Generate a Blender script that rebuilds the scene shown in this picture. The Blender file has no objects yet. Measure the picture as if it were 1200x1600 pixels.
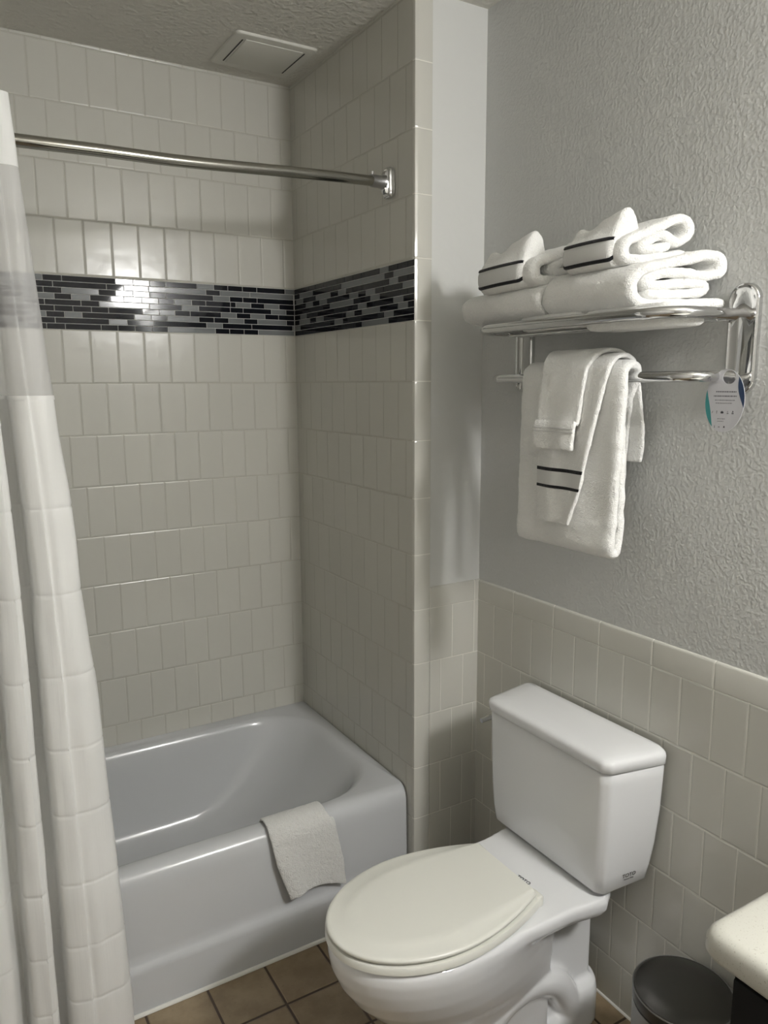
import bpy, bmesh, math, random
from mathutils import Vector, Matrix, noise
C = bpy.context.scene.collection
random.seed(7)
PI = math.pi

# ------------------------------------------------------------------ camera
CAM = Vector((-1.0997, -2.4162, 1.4973))
cr = Vector((0.85792739, -0.51374648, -0.0050145))
cu = Vector((0.08926292, 0.13943804, 0.98619935))
cf = Vector((0.50595724, 0.84653504, -0.16548623))
cd = bpy.data.cameras.new('camera'); cam = bpy.data.objects.new('camera', cd); C.objects.link(cam)
cam.matrix_world = Matrix(((cr.x, cu.x, -cf.x, CAM.x), (cr.y, cu.y, -cf.y, CAM.y), (cr.z, cu.z, -cf.z, CAM.z), (0, 0, 0, 1)))
cd.sensor_fit = 'VERTICAL'; cd.sensor_height = 24.0; cd.lens = 1194.97 / 1600 * 24.0
cd.clip_start = 0.02
bpy.context.scene.camera = cam

# ------------------------------------------------------------------ light and exposure
LAMP_POS = (0.105, -2.75, 2.07); LAMP_GLOW = 190.0
LAMP_COL = (1.0, 0.988, 0.972)
wd = bpy.data.worlds.new('world'); bpy.context.scene.world = wd; wd.use_nodes = True
wd.node_tree.nodes['Background'].inputs[0].default_value = (0.02, 0.02, 0.02, 1)
wd.node_tree.nodes['Background'].inputs[1].default_value = 0.0
vs = bpy.context.scene.view_settings
vs.view_transform = 'Standard'; vs.look = 'None'; vs.gamma = 1.0; vs.exposure = 0.0; vs.use_curve_mapping = False

# ------------------------------------------------------------------ room numbers (metres)
W = 0.2178; D = 0.7353; ZC = 2.434; ZB = 0.4246; P = 0.154; Q = 0.0778; CAP = 0.9456
S0, S1 = 1.6566, 1.8076
XL = -1.524; YF = -3.75

# ------------------------------------------------------------------ helpers
def srgb(r, g, b):
    f = lambda c: (c / 255 / 12.92) if c / 255 <= 0.04045 else ((c / 255 + 0.055) / 1.055) ** 2.4
    return (f(r), f(g), f(b), 1)

def mat(name, col, rough=0.5, metal=0.0, spec=0.5, coat=0.0, sheen=0.0):
    m = bpy.data.materials.new(name); m.use_nodes = True
    b = m.node_tree.nodes['Principled BSDF']
    b.inputs['Base Color'].default_value = col if len(col) == 4 else (*col, 1)
    b.inputs['Roughness'].default_value = rough; b.inputs['Metallic'].default_value = metal
    b.inputs['Specular IOR Level'].default_value = spec
    b.inputs['Coat Weight'].default_value = coat; b.inputs['Coat Roughness'].default_value = 0.04
    b.inputs['Sheen Weight'].default_value = sheen
    return m

class NT:
    """small node-graph writer"""
    def __init__(s, m): s.t = m.node_tree; s.b = s.t.nodes['Principled BSDF']
    def n(s, kind, **kw):
        nd = s.t.nodes.new(kind)
        for k, v in kw.items(): setattr(nd, k, v)
        return nd
    def link(s, a, b): s.t.links.new(a, b)
    def math(s, op, a, b=0.0, c=None):
        nd = s.n('ShaderNodeMath', operation=op)
        for i, v in enumerate((a, b) if c is None else (a, b, c)):
            if isinstance(v, (int, float)): nd.inputs[i].default_value = v
            else: s.link(v, nd.inputs[i])
        return nd.outputs[0]
    def coords(s): return s.n('ShaderNodeTexCoord').outputs['Object']
    def xyz(s, v):
        nd = s.n('ShaderNodeSeparateXYZ'); s.link(v, nd.inputs[0]); return nd.outputs
    def comb(s, x, y, z=0.0):
        nd = s.n('ShaderNodeCombineXYZ')
        for i, v in enumerate((x, y, z)):
            if isinstance(v, (int, float)): nd.inputs[i].default_value = v
            else: s.link(v, nd.inputs[i])
        return nd.outputs[0]
    def noise(s, vec, scale, detail=2.0, rough=0.5):
        nd = s.n('ShaderNodeTexNoise'); nd.inputs['Scale'].default_value = scale
        nd.inputs['Detail'].default_value = detail; nd.inputs['Roughness'].default_value = rough
        s.link(vec, nd.inputs['Vector']); return nd.outputs['Fac']
    def smooth(s, v, a, b, o0=0.0, o1=1.0):
        nd = s.n('ShaderNodeMapRange', interpolation_type='SMOOTHSTEP')
        s.link(v, nd.inputs['Value'])
        for k, x in zip(('From Min', 'From Max', 'To Min', 'To Max'), (a, b, o0, o1)): nd.inputs[k].default_value = x
        return nd.outputs['Result']
    def mixc(s, f, a, b):
        nd = s.n('ShaderNodeMix', data_type='RGBA')
        if isinstance(f, float): nd.inputs[0].default_value = f
        else: s.link(f, nd.inputs[0])
        for i, v in ((6, a), (7, b)):
            if isinstance(v, tuple): nd.inputs[i].default_value = v
            else: s.link(v, nd.inputs[i])
        return nd.outputs[2]
    def bump(s, h, dist=1.0, strength=1.0):
        nd = s.n('ShaderNodeBump'); nd.inputs['Distance'].default_value = dist; nd.inputs['Strength'].default_value = strength
        s.link(h, nd.inputs['Height']); s.link(nd.outputs[0], s.b.inputs['Normal'])

def tile_mat(name, axis, u0, sign=-1.0, q=Q, p=P, z0=ZB, half_even=True, col=srgb(198, 197, 189), grout=srgb(222, 220, 211), gw=0.0010, stagger=True, rough=0.13, tilt=0.0006, pillow=0.00055):
    """glazed wall tiles set upright in half-offset rows; u runs along world axis 0/1 from u0"""
    m = mat(name, col, rough); t = NT(m); o = t.xyz(t.coords())
    u = t.math('MULTIPLY', t.math('SUBTRACT', o[axis], u0), sign / q)
    v = t.math('DIVIDE', t.math('SUBTRACT', o[2], z0), p)
    row = t.math('FLOOR', v)
    if stagger:
        par = t.math('FLOORED_MODULO', t.math('ADD', row, 0.0 if half_even else 1.0), 2.0)
        u = t.math('ADD', u, t.math('MULTIPLY', t.math('SUBTRACT', 1.0, par), 0.5))
    fu = t.math('FRACT', u); fv = t.math('FRACT', v)
    du = t.math('MULTIPLY', t.math('MINIMUM', fu, t.math('SUBTRACT', 1.0, fu)), q)
    dv = t.math('MULTIPLY', t.math('MINIMUM', fv, t.math('SUBTRACT', 1.0, fv)), p)
    d = t.math('MINIMUM', du, dv)
    wn = t.n('ShaderNodeTexWhiteNoise', noise_dimensions='2D'); t.link(t.comb(t.math('FLOOR', u), row), wn.inputs['Vector'])
    rgb = t.n('ShaderNodeSeparateColor'); t.link(wn.outputs['Color'], rgb.inputs[0])
    h = t.smooth(d, gw * 0.7, gw + 0.0035, 0.0, pillow)
    tl = t.math('ADD', t.math('MULTIPLY', t.math('MULTIPLY', t.math('SUBTRACT', rgb.outputs[0], 0.5), t.math('SUBTRACT', fu, 0.5)), tilt),
                t.math('MULTIPLY', t.math('MULTIPLY', t.math('SUBTRACT', rgb.outputs[1], 0.5), t.math('SUBTRACT', fv, 0.5)), tilt))
    wav = t.math('MULTIPLY', t.noise(t.coords(), 22.0, 1.0), 0.0006)
    t.bump(t.math('ADD', t.math('ADD', h, tl), wav))
    g = t.smooth(d, gw * 0.7, gw * 1.5)
    tint = t.mixc(t.math('MULTIPLY', rgb.outputs[2], 0.5), col, tuple(c * 0.93 for c in col[:3]) + (1,))
    t.link(t.mixc(g, grout, tint), t.b.inputs['Base Color'])
    r = t.smooth(d, gw * 0.7, gw * 1.5, 0.6, rough); t.link(r, t.b.inputs['Roughness'])
    return m

def paint_mat(name, col, scale, amp, detail=2.5, rough=0.55):
    m = mat(name, col, rough, spec=0.35); t = NT(m); c = t.coords()
    n1 = t.noise(c, scale, detail, 0.5); k = t.smooth(n1, 0.34, 0.74)
    t.bump(t.math('MULTIPLY', k, amp)); return m

def link(name, me, m, parent=None):
    o = bpy.data.objects.new(name, me); C.objects.link(o)
    for x in (m if isinstance(m, (list, tuple)) else [m]): me.materials.append(x)
    if parent: o.parent = parent; o.matrix_parent_inverse = parent.matrix_world.inverted()
    return o

def obj(name, bm, m, parent=None, smooth=True, angle=40):
    bmesh.ops.recalc_face_normals(bm, faces=bm.faces)
    if smooth:
        lim = math.radians(angle)
        for f in bm.faces: f.smooth = True
        for e in bm.edges:
            if len(e.link_faces) == 2 and e.calc_face_angle(0) > lim: e.smooth = False
    me = bpy.data.meshes.new(name); bm.to_mesh(me); bm.free()
    return link(name, me, m, parent)

def tag(o, label, cat, group=None):
    o['label'] = label; o['category'] = cat
    if group: o['group'] = group
    return o

def thing(name, loc, label, cat, group=None):
    o = bpy.data.objects.new(name, None); C.objects.link(o); o.location = loc; o.empty_display_size = 0.05
    bpy.context.view_layer.update()
    return tag(o, label, cat, group)

def struct(o): o['kind'] = 'structure'; return o

def box(bm, x0, x1, y0, y1, z0, z1, bev=0.0, seg=2, mi=0):
    r = bmesh.ops.create_cube(bm, size=1.0)
    for v in r['verts']:
        v.co = Vector((x0 + (v.co.x + .5) * (x1 - x0), y0 + (v.co.y + .5) * (y1 - y0), z0 + (v.co.z + .5) * (z1 - z0)))
    fs = {f for v in r['verts'] for f in v.link_faces}
    for f in fs: f.material_index = mi
    if bev > 0:
        es = list({e for v in r['verts'] for e in v.link_edges})
        rr = bmesh.ops.bevel(bm, geom=es, offset=bev, segments=seg, affect='EDGES', profile=0.5)
        for f in rr['faces']: f.material_index = mi
    return bm

def nb(): return bmesh.new()

def loft(bm, rings, cap0=True, cap1=True, closed=True, mi=0):
    vr = [[bm.verts.new(p) for p in r] for r in rings]
    n = len(vr[0])
    for a, b in zip(vr, vr[1:]):
        for i in range(n if closed else n - 1):
            j = (i + 1) % n
            f = bm.faces.new((a[i], a[j], b[j], b[i])); f.material_index = mi
    if cap0: bm.faces.new(vr[0][::-1]).material_index = mi
    if cap1: bm.faces.new(vr[-1]).material_index = mi
    return vr

def rrect(x0, x1, y0, y1, r, n=8, m=6):
    """rounded rectangle, r = radius or 4 radii for corners (x1,y1),(x0,y1),(x0,y0),(x1,y0); with m points per straight side"""
    if not isinstance(r, (tuple, list)): r = (r,) * 4
    cs = ((x1, y1, 0), (x0, y1, PI / 2), (x0, y0, PI), (x1, y0, 1.5 * PI)); sg = ((-1, -1), (1, -1), (1, 1), (-1, 1))
    arcs = []
    for (cx, cy, a0), (sx, sy), R in zip(cs, sg, r):
        arcs.append([(cx + sx * R + R * math.cos(a0 + PI / 2 * i / n), cy + sy * R + R * math.sin(a0 + PI / 2 * i / n)) for i in range(n + 1)])
    out = []
    for i in range(4):
        out += arcs[i]; a = arcs[i][-1]; b = arcs[(i + 1) % 4][0]
        for k in range(1, m): out.append((a[0] + (b[0] - a[0]) * k / m, a[1] + (b[1] - a[1]) * k / m))
    return out

def tube(bm, pts, r, n=16, cap=True, mi=0):
    pts = [Vector(p) for p in pts]; rings = []; up = None
    for i, p in enumerate(pts):
        t = (pts[min(i + 1, len(pts) - 1)] - pts[max(i - 1, 0)]).normalized()
        if up is None:
            up = Vector((0, 0, 1)) if abs(t.z) < 0.9 else Vector((1, 0, 0))
        a = t.cross(up).normalized(); b = a.cross(t).normalized(); up = b
        rad = r[i] if isinstance(r, (list, tuple)) else r
        rings.append([p + (a * math.cos(2 * PI * k / n) + b * math.sin(2 * PI * k / n)) * rad for k in range(n)])
    loft(bm, rings, cap, cap, mi=mi); return bm

def fillet(pts, rad, n=8):
    """polyline with rounded corners"""
    pts = [Vector(p) for p in pts]; out = [pts[0]]
    for a, b, c in zip(pts, pts[1:], pts[2:]):
        u = (a - b).normalized(); v = (c - b).normalized(); ang = u.angle(v); d = rad / math.tan(ang / 2)
        ce = b + (u + v).normalized() * (rad / math.sin(ang / 2))
        p0 = b + u * d - ce; p1 = b + v * d - ce; th = p0.angle(p1); ax = p0.cross(p1).normalized()
        for k in range(n + 1): out.append(ce + Matrix.Rotation(th * k / n, 3, ax) @ p0)
    out.append(pts[-1]); return out

def spline(pts, per=6):
    """Catmull-Rom through points of any size"""
    P_ = [pts[0]] + list(pts) + [pts[-1]]; out = []
    for i in range(1, len(P_) - 2):
        p0, p1, p2, p3 = P_[i - 1:i + 3]
        for k in range(per):
            t = k / per
            out.append(tuple(0.5 * (2 * b + (c - a) * t + (2 * a - 5 * b + 4 * c - d) * t * t + (3 * b - a - 3 * c + d) * t ** 3) for a, b, c, d in zip(p0, p1, p2, p3)))
    out.append(tuple(pts[-1])); return out

def resample(pts, step):
    L = [0]
    for a, b in zip(pts, pts[1:]): L.append(L[-1] + math.dist(a, b))
    n = max(2, int(L[-1] / step)); out = []; j = 0
    for k in range(n + 1):
        s = L[-1] * k / n
        while j < len(L) - 2 and L[j + 1] < s: j += 1
        t = (s - L[j]) / max(1e-9, L[j + 1] - L[j])
        out.append(tuple(a + (b - a) * t for a, b in zip(pts[j], pts[j + 1])))
    return out

def interp(tab, x):
    if x <= tab[0][0]: return tab[0][1]
    for (a, u), (b, v) in zip(tab, tab[1:]):
        if x <= b: return u + (v - u) * (x - a) / (b - a)
    return tab[-1][1]

def ribbon(bm, path, thick, w0, w1, fn, step=0.005, wstep=0.012, rnd=None, mi=0):
    """a thick folded sheet: 2-D path (a,b) thickened, extruded from w0 to w1; fn(a,b,w,s) -> world point (s = 0..1 along the path)"""
    path = resample(path, step); n = len(path); h = thick / 2; L = []
    nrm = []
    for i in range(n):
        a = path[max(i - 1, 0)]; b = path[min(i + 1, n - 1)]; dx, dy = b[0] - a[0], b[1] - a[1]; l = math.hypot(dx, dy) or 1
        nrm.append((-dy / l, dx / l, dx / l, dy / l))
    rnd = rnd or h
    nw = max(2, int(abs(w1 - w0) / wstep)); ws = [(0, .30), (.12, .62), (.4, .88), (1, 1)]
    st = [(w0 + math.copysign(rnd, w1 - w0) * a, k) for a, k in ws]
    st += [(w0 + (w1 - w0) * i / nw, 1) for i in range(1, nw) if abs((w1 - w0) * i / nw) > rnd * 1.2 and abs((w1 - w0) * (1 - i / nw)) > rnd * 1.2]
    st += [(w1 - math.copysign(rnd, w1 - w0) * a, k) for a, k in ws[::-1]]
    rings = []
    for w, k in st:
        up = []; dn = []
        hh = h * k
        for i, (p, q_) in enumerate(zip(path, nrm)):
            up.append((p[0] + q_[0] * hh, p[1] + q_[1] * hh, i)); dn.append((p[0] - q_[0] * hh, p[1] - q_[1] * hh, i))
        e1 = [(path[-1][0] + nrm[-1][2] * hh * .8 * math.cos(a) + nrm[-1][0] * hh * math.sin(a), path[-1][1] + nrm[-1][3] * hh * .8 * math.cos(a) + nrm[-1][1] * hh * math.sin(a), n - 1) for a in (1.05, .5, 0, -.5, -1.05)]
        e0 = [(path[0][0] - nrm[0][2] * hh * .8 * math.cos(a) + nrm[0][0] * hh * math.sin(a), path[0][1] - nrm[0][3] * hh * .8 * math.cos(a) + nrm[0][1] * hh * math.sin(a), 0) for a in (-1.05, -.5, 0, .5, 1.05)]
        poly = up + e1 + dn[::-1] + e0
        rings.append([Vector(fn(a, b, w, i / (n - 1))) for a, b, i in poly])
    vr = loft(bm, rings, False, False, mi=mi)
    for ring in (vr[0], vr[-1]):                      # cap the ends as quads strips (shape may be concave)
        m = len(up); k = len(e1); full = ring; N = len(full)
        for i in range(m - 1):
            f = bm.faces.new((full[i], full[i + 1], full[m + k + m - 2 - i], full[m + k + m - 1 - i])); f.material_index = mi
        bm.faces.new([full[m - 1]] + full[m:m + k] + [full[m + k]]).material_index = mi
        bm.faces.new([full[m + k + m - 1]] + full[m + k + m:] + [full[0]]).material_index = mi
    return bm

def rough_up(bm, amp, scale, seed=0.0):
    bm.normal_update()
    off = Vector((seed, seed * 1.7, seed * .3))
    mv = [(v, v.normal * amp * (noise.noise(v.co * scale + off) + .5 * noise.noise(v.co * scale * 2.7 + off))) for v in bm.verts]
    for v, d in mv: v.co += d
    return bm

# ------------------------------------------------------------------ materials
TILE = srgb(206, 203, 192)
M_tile_back = tile_mat('glazed_tile_back', 0, -0.0356, grout=srgb(176, 174, 163), pillow=.0009, tilt=.0009, rough=.21)
M_tile_end = tile_mat('glazed_tile_end', 1, -0.536, grout=srgb(172, 169, 158), pillow=.0007)
M_tile_right = tile_mat('glazed_tile_right', 1, -0.8077, q=0.0773, half_even=False, tilt=.0006)
M_tile_ret = tile_mat('glazed_tile_return', 0, 0.051, 1.0, q=0.0763, half_even=False, tilt=.0006)
M_tile_cap = tile_mat('glazed_tile_cap', 1, -0.888, q=0.1533, p=2.0, z0=-1.0, stagger=False, tilt=.0006)
M_tile_capr = tile_mat('glazed_tile_return_cap', 0, 0.0515, 1.0, q=0.1533, p=2.0, z0=-1.0, stagger=False)
M_tile_trim = tile_mat('glazed_tile_trim', 0, -5.0, q=10.0, p=P, stagger=False, tilt=0)
M_paint = paint_mat('orange_peel_grey_paint', srgb(200, 201, 199), 135, 0.00055, 1.0)
M_paint_s = paint_mat('smooth_grey_paint', srgb(204, 205, 202), 30, 0.0003)
M_taupe = paint_mat('dark_taupe_paint', srgb(166, 164, 159), 150, 0.0008)
M_ceil = paint_mat('knockdown_ceiling', srgb(206, 204, 196), 62, 0.0022, 3.0, 0.8)
M_white_trim = mat('white_sealant', srgb(225, 224, 218), 0.4)
M_grout = mat('band_grout', srgb(196, 196, 192), 0.7)
M_dark = mat('dark_glass_mosaic', srgb(22, 24, 30), 0.035, spec=.28)
M_grey = mat('grey_stone_mosaic', srgb(118, 121, 122), 0.12, spec=.35)
M_porc = mat('white_porcelain', srgb(226, 227, 228), 0.09, coat=.3)
M_tub = mat('tub_enamel', srgb(194, 196, 198), 0.2, coat=.15)
M_seat = mat('white_seat_plastic', srgb(222, 222, 214), 0.28)
M_chrome = mat('chrome', (0.66, 0.66, 0.66, 1), 0.05, 1.0)
M_rod = mat('polished_steel_rod', (0.40, 0.39, 0.355, 1), 0.14, 1.0)
M_black_ink = mat('black_ink', (0.012, 0.012, 0.013, 1), 0.6)
M_cab = mat('black_cabinet_paint', (0.004, 0.004, 0.004, 1), 0.6, spec=.2)
M_rubber_gapshade = mat('dark_rubber_and_gap_shade', (0.02, 0.02, 0.02, 1), 0.7)  # rubber on the bin; on vent and tank it paints shade in gaps
M_card = mat('tag_card', srgb(200, 200, 205), 0.5)
M_teal = mat('tag_teal_print', srgb(60, 140, 140), 0.5)
M_navy = mat('tag_navy_print', srgb(36, 58, 92), 0.5)
M_print = mat('tag_grey_print', srgb(105, 105, 112), 0.6)
M_canlid = mat('graphite_can_lid', srgb(78, 77, 74), 0.32, 0.7)
M_canbody = mat('brushed_steel_can', srgb(150, 150, 148), 0.38, 0.9)
M_vent = mat('vent_plastic', srgb(205, 204, 196), 0.5)
M_lampbody = mat('lamp_nickel', (0.6, 0.6, 0.58, 1), 0.3, 1.0)

def floor_mat():
    col = srgb(150, 132, 106); m = mat('ceramic_floor_tile', col, 0.42); t = NT(m); c = t.coords(); o = t.xyz(c)
    p = 0.1525; us = []
    for ax, o0 in ((0, -0.464), (1, -0.877)):
        u = t.math('DIVIDE', t.math('SUBTRACT', o[ax], o0), p); us.append(u)
    ds = []
    for u in us:
        f = t.math('FRACT', u); ds.append(t.math('MULTIPLY', t.math('MINIMUM', f, t.math('SUBTRACT', 1.0, f)), p))
    d = t.math('MINIMUM', *ds)
    wn = t.n('ShaderNodeTexWhiteNoise', noise_dimensions='2D'); t.link(t.comb(t.math('FLOOR', us[0]), t.math('FLOOR', us[1])), wn.inputs['Vector'])
    n1 = t.smooth(t.noise(c, 14, 4, .6), .3, .7); n2 = t.smooth(t.noise(c, 90, 3, .6), .62, .75)
    a = t.mixc(n1, srgb(128, 112, 88), srgb(154, 138, 113)); a = t.mixc(t.math('MULTIPLY', wn.outputs['Value'], .35), a, srgb(130, 108, 82))
    a = t.mixc(t.math('MULTIPLY', n2, .35), a, srgb(104, 88, 68))
    g = t.smooth(d, .0024, .0036)
    t.link(t.mixc(g, srgb(66, 50, 36), a), t.b.inputs['Base Color'])
    t.bump(t.math('ADD', t.smooth(d, .002, .0065, 0, .0016), t.math('MULTIPLY', n1, .0003)))
    return m
M_floor = floor_mat()

def terry(name, col, amp=0.004, scale=420.0):
    m = mat(name, col, 0.95, spec=.15, sheen=.25); t = NT(m); c = t.coords()
    n = t.noise(c, scale, 2.0, .6); n2 = t.noise(c, scale * .28, 2.0)
    t.bump(t.math('ADD', t.math('MULTIPLY', n, amp), t.math('MULTIPLY', n2, amp * 1.2)), 1.0, .75)
    return m
M_terry = terry('white_terry', srgb(240, 240, 237))
M_mat = terry('white_terry_mat', srgb(222, 222, 219), .005, 380)
def weave():
    m = mat('flat_woven_border', srgb(224, 224, 222), .8, spec=.2); t = NT(m); o = t.xyz(t.coords())
    a = t.math('SINE', t.math('MULTIPLY', t.math('ADD', t.math('ADD', o[1], o[0]), o[2]), 2200)); t.bump(t.math('MULTIPLY', a, .0003)); return m
M_weave = weave()
M_stripe = terry('black_stripe_yarn', (0.008, 0.008, 0.01, 1), .001, 700)

def cloth(name, alpha_mix, col):
    m = bpy.data.materials.new(name); m.use_nodes = True; t = m.node_tree; t.nodes.clear(); k = t.nodes.new; L = t.links.new
    out = k('ShaderNodeOutputMaterial'); d = k('ShaderNodeBsdfPrincipled'); d.inputs['Base Color'].default_value = col; d.inputs['Roughness'].default_value = .42
    d.inputs['Specular IOR Level'].default_value = .4
    tr = k('ShaderNodeBsdfTranslucent'); tr.inputs[0].default_value = col
    mx = k('ShaderNodeMixShader'); mx.inputs[0].default_value = .22; L(d.outputs[0], mx.inputs[1]); L(tr.outputs[0], mx.inputs[2])
    tc = k('ShaderNodeTexCoord'); nz = k('ShaderNodeTexNoise'); mp = k('ShaderNodeMapping'); mp.inputs['Scale'].default_value = (260, 60, 9)
    L(tc.outputs['Object'], mp.inputs[0]); L(mp.outputs[0], nz.inputs['Vector']); nz.inputs['Scale'].default_value = 1.0
    bp = k('ShaderNodeBump'); bp.inputs['Distance'].default_value = .0008; bp.inputs['Strength'].default_value = .5; L(nz.outputs['Fac'], bp.inputs['Height']); L(bp.outputs[0], d.inputs['Normal'])
    last = mx
    if alpha_mix > 0:
        tp = k('ShaderNodeBsdfTransparent'); m2 = k('ShaderNodeMixShader'); m2.inputs[0].default_value = alpha_mix
        L(mx.outputs[0], m2.inputs[1]); L(tp.outputs[0], m2.inputs[2]); last = m2
    L(last.outputs[0], out.inputs[0]); return m
M_curt = cloth('white_curtain_cloth', 0.0, srgb(245, 245, 243))
M_sheer = cloth('sheer_curtain_cloth', 0.52, srgb(238, 238, 238))

def stone():
    m = mat('speckled_cream_solid_surface', srgb(226, 223, 208), .3); t = NT(m); c = t.coords()
    a = t.smooth(t.noise(c, 330, 2, .6), .64, .70); b = t.smooth(t.noise(c, 520, 2, .5), .66, .72)
    k = t.mixc(t.math('MULTIPLY', a, .5), srgb(184, 183, 174), srgb(128, 118, 100)); k = t.mixc(t.math('MULTIPLY', b, .55), k, srgb(110, 106, 100))
    t.link(k, t.b.inputs['Base Color']); return m
M_stone = stone()

# ------------------------------------------------------------------ setting
bm = nb(); box(bm, XL - .1, W + .1, YF - .1, .1, -.1, 0); struct(obj('floor', bm, M_floor))
bm = nb(); box(bm, XL - .1, W + .1, YF - .1, .1, ZC, ZC + .1); struct(obj('ceiling', bm, M_ceil))
bm = nb(); box(bm, XL - .1, 0.1, 0, .1, 0, S0); box(bm, XL - .1, 0.1, 0, .1, S1, ZC); box(bm, XL - .1, .1, .002, .1, S0, S1)
struct(obj('wall_back', bm, M_tile_back, smooth=False))
bm = nb(); box(bm, 0, .04, -D + .012, 0, 0, S0); box(bm, 0, .04, -D + .012, 0, S1, ZC); box(bm, .002, .04, -D + .012, 0, S0, S1)
struct(obj('wall_tub_end', bm, M_tile_end, smooth=False))
# return wall beside the tub: painted above, tiled below, upright bullnose trim at the corner
bm = nb(); box(bm, .052, W + .1, -D + .006, -.3, CAP, ZC); struct(obj('wall_return', bm, M_paint_s, smooth=False))
bm = nb(); box(bm, .0515, W + .01, -D, -.3, 0, ZB + 3 * P); o = struct(obj('wall_return_tiled', bm, M_tile_ret, smooth=False)); o.name = 'trim_1'
bm = nb(); vr = None
prof = [(.051, -D + .013), (.051, -D + .001), (.049, -D), (.010, -D), (.005, -D + .0015), (.0015, -D + .0025), (.0002, -D + .006), (.0002, -D + .013), (.002, -D + .013)]
loft(bm, [[(x, y, z) for x, y in prof] for z in (0, ZC)]); struct(obj('trim_2', bm, M_tile_trim, angle=50))
def cap_prof(n): return [(0.06, ZB + 3 * P + .0006), (0, ZB + 3 * P + .0006), (0, CAP - .006), (.0015, CAP - .002), (.005, CAP), (.06, CAP)]
bm = nb(); loft(bm, [[(x, -D + d, z) for d, z in cap_prof(0)] for x in (.0515, W + .01)]); struct(obj('trim_3', bm, M_tile_capr, angle=50))
bm = nb(); box(bm, W + .006, W + .1, YF - .1, -D + .006, CAP, ZC); struct(obj('wall_right', bm, M_paint, smooth=False))
bm = nb(); box(bm, W, W + .1, YF - .1, -D + .01, 0, ZB + 3 * P); struct(obj('trim_4', bm, M_tile_right, smooth=False))
bm = nb(); loft(bm, [[(W + d, y, z) for d, z in cap_prof(0)] for y in (-D + .01, YF)]); struct(obj('trim_5', bm, M_tile_cap, angle=50))
bm = nb(); box(bm, XL - .1, XL, YF - .1, -.80, 0, ZC); struct(obj('wall_left', bm, M_taupe, smooth=False))
bm = nb(); box(bm, XL - .1, XL, -.80, .1, 0, ZC); struct(obj('wall_tub_left', bm, M_tile_end, smooth=False))
bm = nb(); box(bm, XL - .1, W + .1, YF - .1, YF, 0, ZC); struct(obj('wall_front', bm, M_taupe, smooth=False))

# mosaic band (nine courses of glass and stone sticks), lengths in mm from the tub corner
BACK = ["G776 D725 D577 D526 G477 D429 D331 G277 D231 D182 D133 D34 G0", "D750 D603 D554 G481 G303 D257 G157 G3", "D776 D727 G626 D578 G528 G479 D430 D280 G226 D182 D133 D4",
        "G748 D702 G651 D555 G503 G453 D405 G350 D305 D224 D206 G155 D108 G56 D3", "D775 D677 D626 G481 D381 G328 D225 D182 D84 G32 D1", "D750 D700 D649 D601 D502 D452 G404 D356 D256 G205 D157 G107 D59 D2",
        "G773 D724 G676 D527 G477 D429 G329 D280 D232 G180 D133 G31 D2", "D750 D601 G549 D470 D305 G253 D154 D9 G3", "D774 D724 D625 D577 D527 D476 D428 G277 D230 D181 D132 G3"]
END = ["D61 D113 D163 D312 D360 D410 D459 D560 G607 D654 D703 D732", "D41 G144 D288 D336 G587 D631 G732", "D13 G70 D114 D162 G266 D314 G366 D409 D462 D609 G656 D703 D732",
       "D88 G142 D188 G241 D335 D385 G440 D482 G536 D582 D677 G732", "D116 D215 D259 G411 D508 G561 D702 D732", "D44 G94 D143 D190 D240 D286 D384 D436 G488 D533 D630 G681 D732",
       "D36 G117 D162 G217 D363 G415 D459 G561 D607 D653 G703 D732", "G44 D288 G344 D582 G632 D732", "D61 D113 D163 D263 D312 D365 D412 D458 G606 D652 D732"]
def mosaic(name, rows, ax):
    bm = nb(); rh = (S1 - S0) / 9; rnd = random.Random(3)
    if ax == 0: box(bm, XL, -.0005, .0005, .01, S0, S1, mi=0)
    else: box(bm, .0005, .01, -D + .004, 0, S0, S1, mi=0)
    for r, row in enumerate(rows):
        zt = S1 - r * rh; zb_ = zt - rh; segs = []
        if ax == 0:
            prev = None
            for tok in row.split():
                e = int(tok[1:]) / 1000
                if prev is not None: segs.append((tok[0], prev, e))
                else: first = (tok[0], e)
                prev = e
            x = first[1]; segs.append((first[0], x + .0495, x)); x += .0495
            while x < 1.5:
                l = rnd.choice((.049, .049, .098, .147)); segs.append((rnd.choice('DDG'), min(x + l, 1.523), x)); x += l
        else:
            prev = 0.001
            for tok in row.split():
                e = int(tok[1:]) / 1000; segs.append((tok[0], prev, e)); prev = e
        for c, a, b in segs:
            a, b = min(a, b), max(a, b)
            if b - a < .004: continue
            g = .0009; mi = 1 if c == 'D' else 2; k0 = len(bm.verts)
            pr = rnd.uniform(.0008, .0012)
            if ax == 0: box(bm, -b + g, -a - g, -pr, .002, zb_ + g, zt - g, bev=.0004, seg=1, mi=mi)
            else: box(bm, -pr, .002, -b + g, -a - g, zb_ + g, zt - g, bev=.0004, seg=1, mi=mi)
            bm.verts.ensure_lookup_table(); vs_ = bm.verts[k0:]
            ce = sum((v.co for v in vs_), Vector()) / len(vs_)
            R = Matrix.Rotation(rnd.gauss(0, .006), 3, 'X' if ax == 0 else 'Y') @ Matrix.Rotation(rnd.gauss(0, .002), 3, 'Z')
            for v in vs_: v.co = ce + R @ (v.co - ce)
    return struct(obj(name, bm, [M_grout, M_dark, M_grey], angle=30))
mosaic('trim_6', BACK, 0); mosaic('trim_7', END, 1)
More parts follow.
